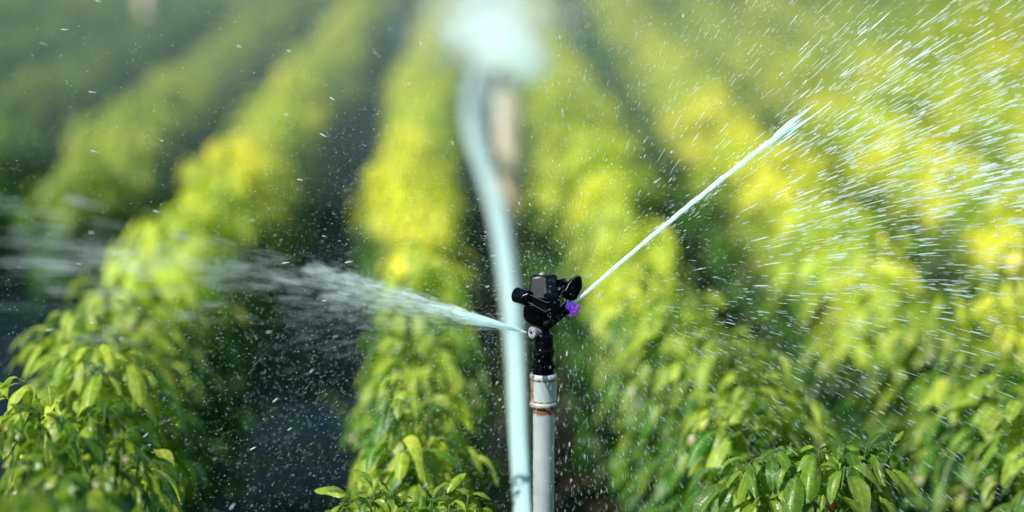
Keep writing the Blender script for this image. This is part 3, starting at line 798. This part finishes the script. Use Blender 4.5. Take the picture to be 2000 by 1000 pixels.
def spread(n, elc, els, azc, azs, rmin, rmax, v, rp=1.0):
    """ballistic drops thrown from the nozzle: returns positions and headings after travelling rmin..rmax"""
    el = rng.normal(elc, els, n) if els > 0 else rng.uniform(elc, -els, n)
    az = rng.normal(azc, azs, n); vv = v*rng.uniform(0.8, 1.3, n)
    r = rmin + (rmax-rmin)*rng.random(n)**rp
    d = np.stack([np.cos(el)*np.cos(az), np.cos(el)*np.sin(az), np.sin(el)], 1)
    t = r/vv
    P = np.array(NOZ) + d*r[:, None]; P[:, 2] -= 4.9*t*t
    V = d*vv[:, None]; V[:, 2] -= 9.8*t
    return P, V, r
JEL = math.atan2(jd.z, math.hypot(jd.x, jd.y))
sets = []
# dense sheet just under and beyond the jet
for (n, e, s, r0, r1, v, rp, l0, l1, w0, w1) in (
    (1150, JEL-0.22, 0.12, 0.36, 1.05, 7.5, 0.7, 0.012, 0.046, 0.7, 1.9),
    (1050, JEL-0.42, 0.15, 0.30, 1.05, 5.0, 0.7, 0.010, 0.040, 0.6, 1.7),
    (380, JEL+0.02, 0.10, 0.42, 1.1, 9.0, 0.7, 0.012, 0.050, 0.6, 1.7),
    (220, JEL-0.04, 0.055, 0.46, 0.80, 9.0, 1.0, 0.006, 0.028, 0.5, 1.4),
    (650, JEL-0.72, 0.25, 0.15, 1.0, 3.6, 0.8, 0.006, 0.024, 0.5, 1.2),
    (380, JEL+0.30, 0.20, 0.25, 1.1, 6.0, 0.8, 0.006, 0.030, 0.4, 1.1),
    (350, -0.5, 0.35, 0.15, 0.85, 3.0, 0.8, 0.004, 0.016, 0.4, 1.0)):
    P, V, r = spread(n, e, s, 0.05, 0.16, r0, r1, v, rp)
    k = rng.random(n)
    sets.append((P, V, (l0+(l1-l0)*k**2)*1.2, (w0+(w1-w0)*rng.random(n)**3)*S*0.85))
P = np.concatenate([s[0] for s in sets]); V = np.concatenate([s[1] for s in sets]); Ln = np.concatenate([s[2] for s in sets]); Rd = np.concatenate([s[3] for s in sets])
drops('water_streaks', P, V, Ln, Rd, M['drop'], 'fan of fast white water streaks spreading to the right of the jet', 'water spray')
rj = 0.25+0.75*rng.random(220)**0.8; ax = np.array(NOZ)[None] + np.array(jd)[None]*(rj*JL)[:, None] + rng.normal(0, 1, (220, 3))*(0.004+0.012*rj**2)[:, None]
drops('jet_fringe', ax, np.array(jd)[None] + rng.normal(0, 0.05, (220, 3)), rng.uniform(0.002, 0.014, 220), rng.uniform(0.25, 0.7, 220)*S, M['drop'], 'beads and short threads of water peeling off the main jet', 'water spray')
# heavier clots beyond the jet's end
P, V, r = spread(60, JEL-0.33, 0.05, 0.05, 0.10, 0.60, 0.86, 7, 1)
P2, V2, r2 = spread(3, JEL-0.03, 0.04, 0.05, 0.05, 0.52, 0.72, 9, 1)
P3, V3, r3 = spread(9, 0.715, 0.008, 0.05, 0.02, 0.86, 0.93, 9, 1)
P4, V4, r4 = spread(90, JEL-0.36, 0.10, 0.05, 0.10, 0.80, 1.1, 7, 1)
PP = np.concatenate([P, P2, P3, P4]); VV = np.concatenate([V, V2, V3, V4]); nn = len(PP)
drops('water_clots', PP, VV, rng.uniform(0.02, 0.06, nn), rng.uniform(1.2, 3.2, nn)*S, M['drop'], 'thick white clots of water where the jet breaks up on the right', 'water spray', seg=6)

# left spray: brushy fan from the grey side nozzle, towards the left and the viewer
SN = P0 + L_(1026, 641, -0.024)
tgt = at(130, 432, 2.95)
ld = Vector(tgt - SN); LL = ld.length; ld.normalize()
lside = ld.cross(Vector((0, 0, 1))).normalized(); lup = lside.cross(ld).normalized()
def fan(n, r0, r1, up0, ups, sds, l0, l1, w0, w1, rp=1.0):
    r = r0 + (r1-r0)*rng.random(n)**rp
    du = rng.normal(up0, ups, n); ds = rng.normal(0, sds, n)
    d = np.array(ld)[None] + np.array(lup)[None]*du[:, None] + np.array(lside)[None]*ds[:, None]; d = unit(d)
    P = np.array(SN)[None] + d*r[:, None]
    sag = 0.040*(r/LL)**2*(1+20*np.clip(-du-0.02, 0, 0.12)); P[:, 2] -= sag - 0.010*np.sin(np.pi*np.clip(r/LL, 0, 1))
    V = d.copy(); V[:, 2] += 0.03*np.cos(np.pi*r/LL) - 0.08*r/LL
    k = rng.random(n)
    return P, V, (l0+(l1-l0)*k)*(0.6+0.6*r/LL), (w0+(w1-w0)*rng.random(n)**2)*S*(0.55+0.8*r/LL)
fs = [fan(650, 0.02, 0.50, -0.015, 0.026, 0.02, 0.020, 0.065, 0.25, 0.75, 1.0),
      fan(430, 0.18, 1.12, -0.005, 0.028, 0.03, 0.030, 0.085, 0.3, 0.85, 1.2),
      fan(260, 0.02, 0.55, 0.03, 0.010, 0.02, 0.015, 0.045, 0.5, 1.2, 1.0),
      fan(420, 0.03, 0.62, -0.055, 0.050, 0.04, 0.025, 0.070, 0.18, 0.42, 1.0),
      fan(16, 0.85, 1.15, -0.01, 0.035, 0.04, 0.02, 0.05, 0.8, 1.8, 1.0)]
drops('side_spray', np.concatenate([f[0] for f in fs]), np.concatenate([f[1] for f in fs]), np.concatenate([f[2] for f in fs]), np.concatenate([f[3] for f in fs]),
      M['veil'], 'brush-like white water spray fanning left from the grey side nozzle', 'water spray')
bm = bmesh.new()
for (du, ds, ln, r0) in ((0.0, 0, 0.20, 3.2), (0.02, 0.01, 0.26, 2.4), (-0.025, 0, 0.22, 2.2), (0.045, 0, 0.16, 1.8), (-0.05, 0.01, 0.16, 1.8)):
    d = (ld + lup*(du+0.03) + lside*ds).normalized()
    tube_bm(bm, [SN + d*(ln*k/10) - Vector((0, 0, 0.05*(ln*k/10)**1.6)) for k in range(11)], [(0.8 + r0*math.sin(math.pi*min(1, k/10*0.98+0.02))**0.7)*S for k in range(11)], 8)
tag(obj('side_jet', bm, M['veil']), 'soft white root of the left spray leaving the grey side nozzle', 'water jet')

# drizzle hanging around the sprinkler, all over the focus plane
def cloud(n, x0, x1, y0, y1, z0, z1):
    return np.stack([rng.uniform(x0, x1, n), rng.uniform(y0, y1, n), rng.uniform(z0, z1, n)], 1)
def radial(P, jit, g):
    V = unit(P - np.array(NOZ)); V = V + rng.normal(0, jit, V.shape); V[:, 2] -= g; return V
P = np.concatenate([cloud(11000, -0.95, 1.0, 3.3, 4.5, 0.42, 1.42), rng.normal((NOZ.x-0.05, D0+0.1, NOZ.z), (0.34, 0.25, 0.24), (13000, 3)),
                    rng.normal((NOZ.x-0.35, D0-0.1, NOZ.z-0.1), (0.25, 0.25, 0.16), (5000, 3))])
def clear_head(P):
    k = (np.abs(P[:, 0]-P0.x-0.005) < 0.062) & (P[:, 2] > P0.z-0.12) & (P[:, 2] < P0.z+0.18) & (P[:, 1] < P0.y+0.01)
    return P[~(k & (rng.random(len(P)) < 0.85))]
P = clear_head(P)
drops('fine_drizzle', P, radial(P, 0.35, 0.35), rng.uniform(0.001, 0.005, len(P)), (0.16 + 0.34*rng.random(len(P))**3)*S, M['fine'], 'fine drizzle of tiny bright droplets hanging all around the sprinkler', 'drizzle')
P = np.concatenate([rng.normal((NOZ.x+0.0, D0+0.07, NOZ.z+0.03), (0.11, 0.06, 0.10), (700, 3)), rng.normal((NOZ.x+0.03, D0, NOZ.z-0.12), (0.08, 0.08, 0.13), (700, 3))])
P = clear_head(P)
drops('splash_drops', P, radial(P, 0.2, 0.15), rng.uniform(0.0015, 0.008, len(P)), (0.25+0.75*rng.random(len(P))**3)*S, M['drop'], 'splash droplets flying close around the black sprinkler head', 'splash')
P = cloud(150, -0.7, 0.95, 3.4, 4.2, 0.5, 1.4)
drops('large_drops', P, radial(P, 0.15, 0.25), rng.uniform(0.006, 0.016, len(P)), rng.uniform(0.9, 1.7, len(P))*S, M['drop'], 'scattered larger falling drops in front of the plants', 'drops')
# heavier drizzle on the right half, driven by the jet
P = cloud(6500, 0.1, 1.0, 3.4, 4.4, 0.45, 1.42)
drops('driven_drizzle', P, radial(P, 0.12, 0.30), rng.uniform(0.003, 0.013, len(P)), rng.uniform(0.2, 0.5, len(P))*S, M['fine'], 'slanting drizzle driven over the plants on the right', 'drizzle')

# ------------------------------------------------------------------ second sprinkler behind, blurred
b = at(993, 172, 9.2)
s2 = tag(empty('sprinkler', (b.x, b.y, 0)), 'second sprinkler far behind, blurred tan riser with dark head under white spray', 'sprinkler')
rw = 25*b.y/FPX; h2 = b.z
obj('riser', lathe([(rw*0.95, -0.05), (rw, 0.0), (rw, h2*0.9), (rw*0.8, h2*0.97), (rw*0.4, h2)], 20), M['tan'], s2)
obj('sprinkler_head', join(lathe([(0.02, h2), (0.035, h2+0.03), (0.05, h2+0.05), (0.05, h2+0.10), (0.03, h2+0.13)], 14), bar((-0.09, 0, h2+0.08), (0.09, 0, h2+0.09), 0.03, 0.03)), M['black'], s2)
k = b.y/FPX
c = Vector((b.x+30*k, b.y-0.1, h2+55*k))
P = np.concatenate([rng.normal((c.x-40*k, c.y, c.z+28*k), (26*k, 0.25, 17*k), (1300, 3)), rng.normal((c.x+2*k, c.y, c.z-2*k), (20*k, 0.2, 15*k), (900, 3)), rng.normal((c.x-70*k, c.y, c.z+60*k), (40*k, 0.2, 26*k), (1000, 3)), rng.normal((c.x-70*k, c.y, c.z+80*k), (70*k, 0.5, 40*k), (1000, 3)), rng.normal((c.x-60*k, c.y, c.z+125*k), (50*k, 0.4, 40*k), (1100, 3)),
                    rng.normal((c.x-60*k, c.y-0.1, c.z-60*k), (20*k, 0.1, 60*k), (260, 3))])
drops('distant_spray', P, radial(P, 0.6, 0.3), rng.uniform(0.008, 0.03, len(P)), rng.uniform(0.003, 0.006, len(P)), M['drop'], 'bright white blurred burst of spray above the far tan riser', 'water spray')
b3 = ground_at(288, 215)
rp3 = tag(empty('riser_pipe', (b3.x, b3.y, 0)), 'thin pale riser pipe far back in the haze on the upper left', 'pipe')
obj('pipe', lathe([(0.03, -0.05), (0.03, 0.9), (0.02, 0.92)], 16), M['tan'], rp3)

# ------------------------------------------------------------------ mist over the field
m, n = new_mat('mist'); out = N(n, 'ShaderNodeOutputMaterial')
vs = N(n, 'ShaderNodeVolumeScatter'); vs.inputs['Color'].default_value = (0.45, 1.0, 0.75, 1); vs.inputs['Density'].default_value = 0.0055; vs.inputs['Anisotropy'].default_value = 0.2
n.links.new(vs.outputs[0], out.inputs['Volume'])
bm = bmesh.new(); bmesh.ops.create_cube(bm, size=1, matrix=Matrix.Translation((0, 13.0, 1.2)) @ Matrix.Diagonal((16, 17, 2.6, 1)))
tag(obj('mist', bm, m, smooth=False), 'thin pale veil of mist drifting over the far rows', 'mist', kind='stuff')

m2, n = new_mat('spray_mist'); out = N(n, 'ShaderNodeOutputMaterial')
vs = N(n, 'ShaderNodeVolumeScatter'); vs.inputs['Color'].default_value = (0.80, 1.0, 0.98, 1); vs.inputs['Density'].default_value = 0.05; vs.inputs['Anisotropy'].default_value = 0.2
n.links.new(vs.outputs[0], out.inputs['Volume'])
bm = bmesh.new(); bmesh.ops.create_icosphere(bm, subdivisions=4, radius=1, matrix=Matrix.Translation((b.x-0.45, b.y+0.4, 1.0)) @ Matrix.Diagonal((2.1, 3.0, 0.75, 1)))
tag(obj('spray_mist', bm, m2), 'dense pale mist hanging round the far sprinkler at the top centre', 'mist', kind='stuff')
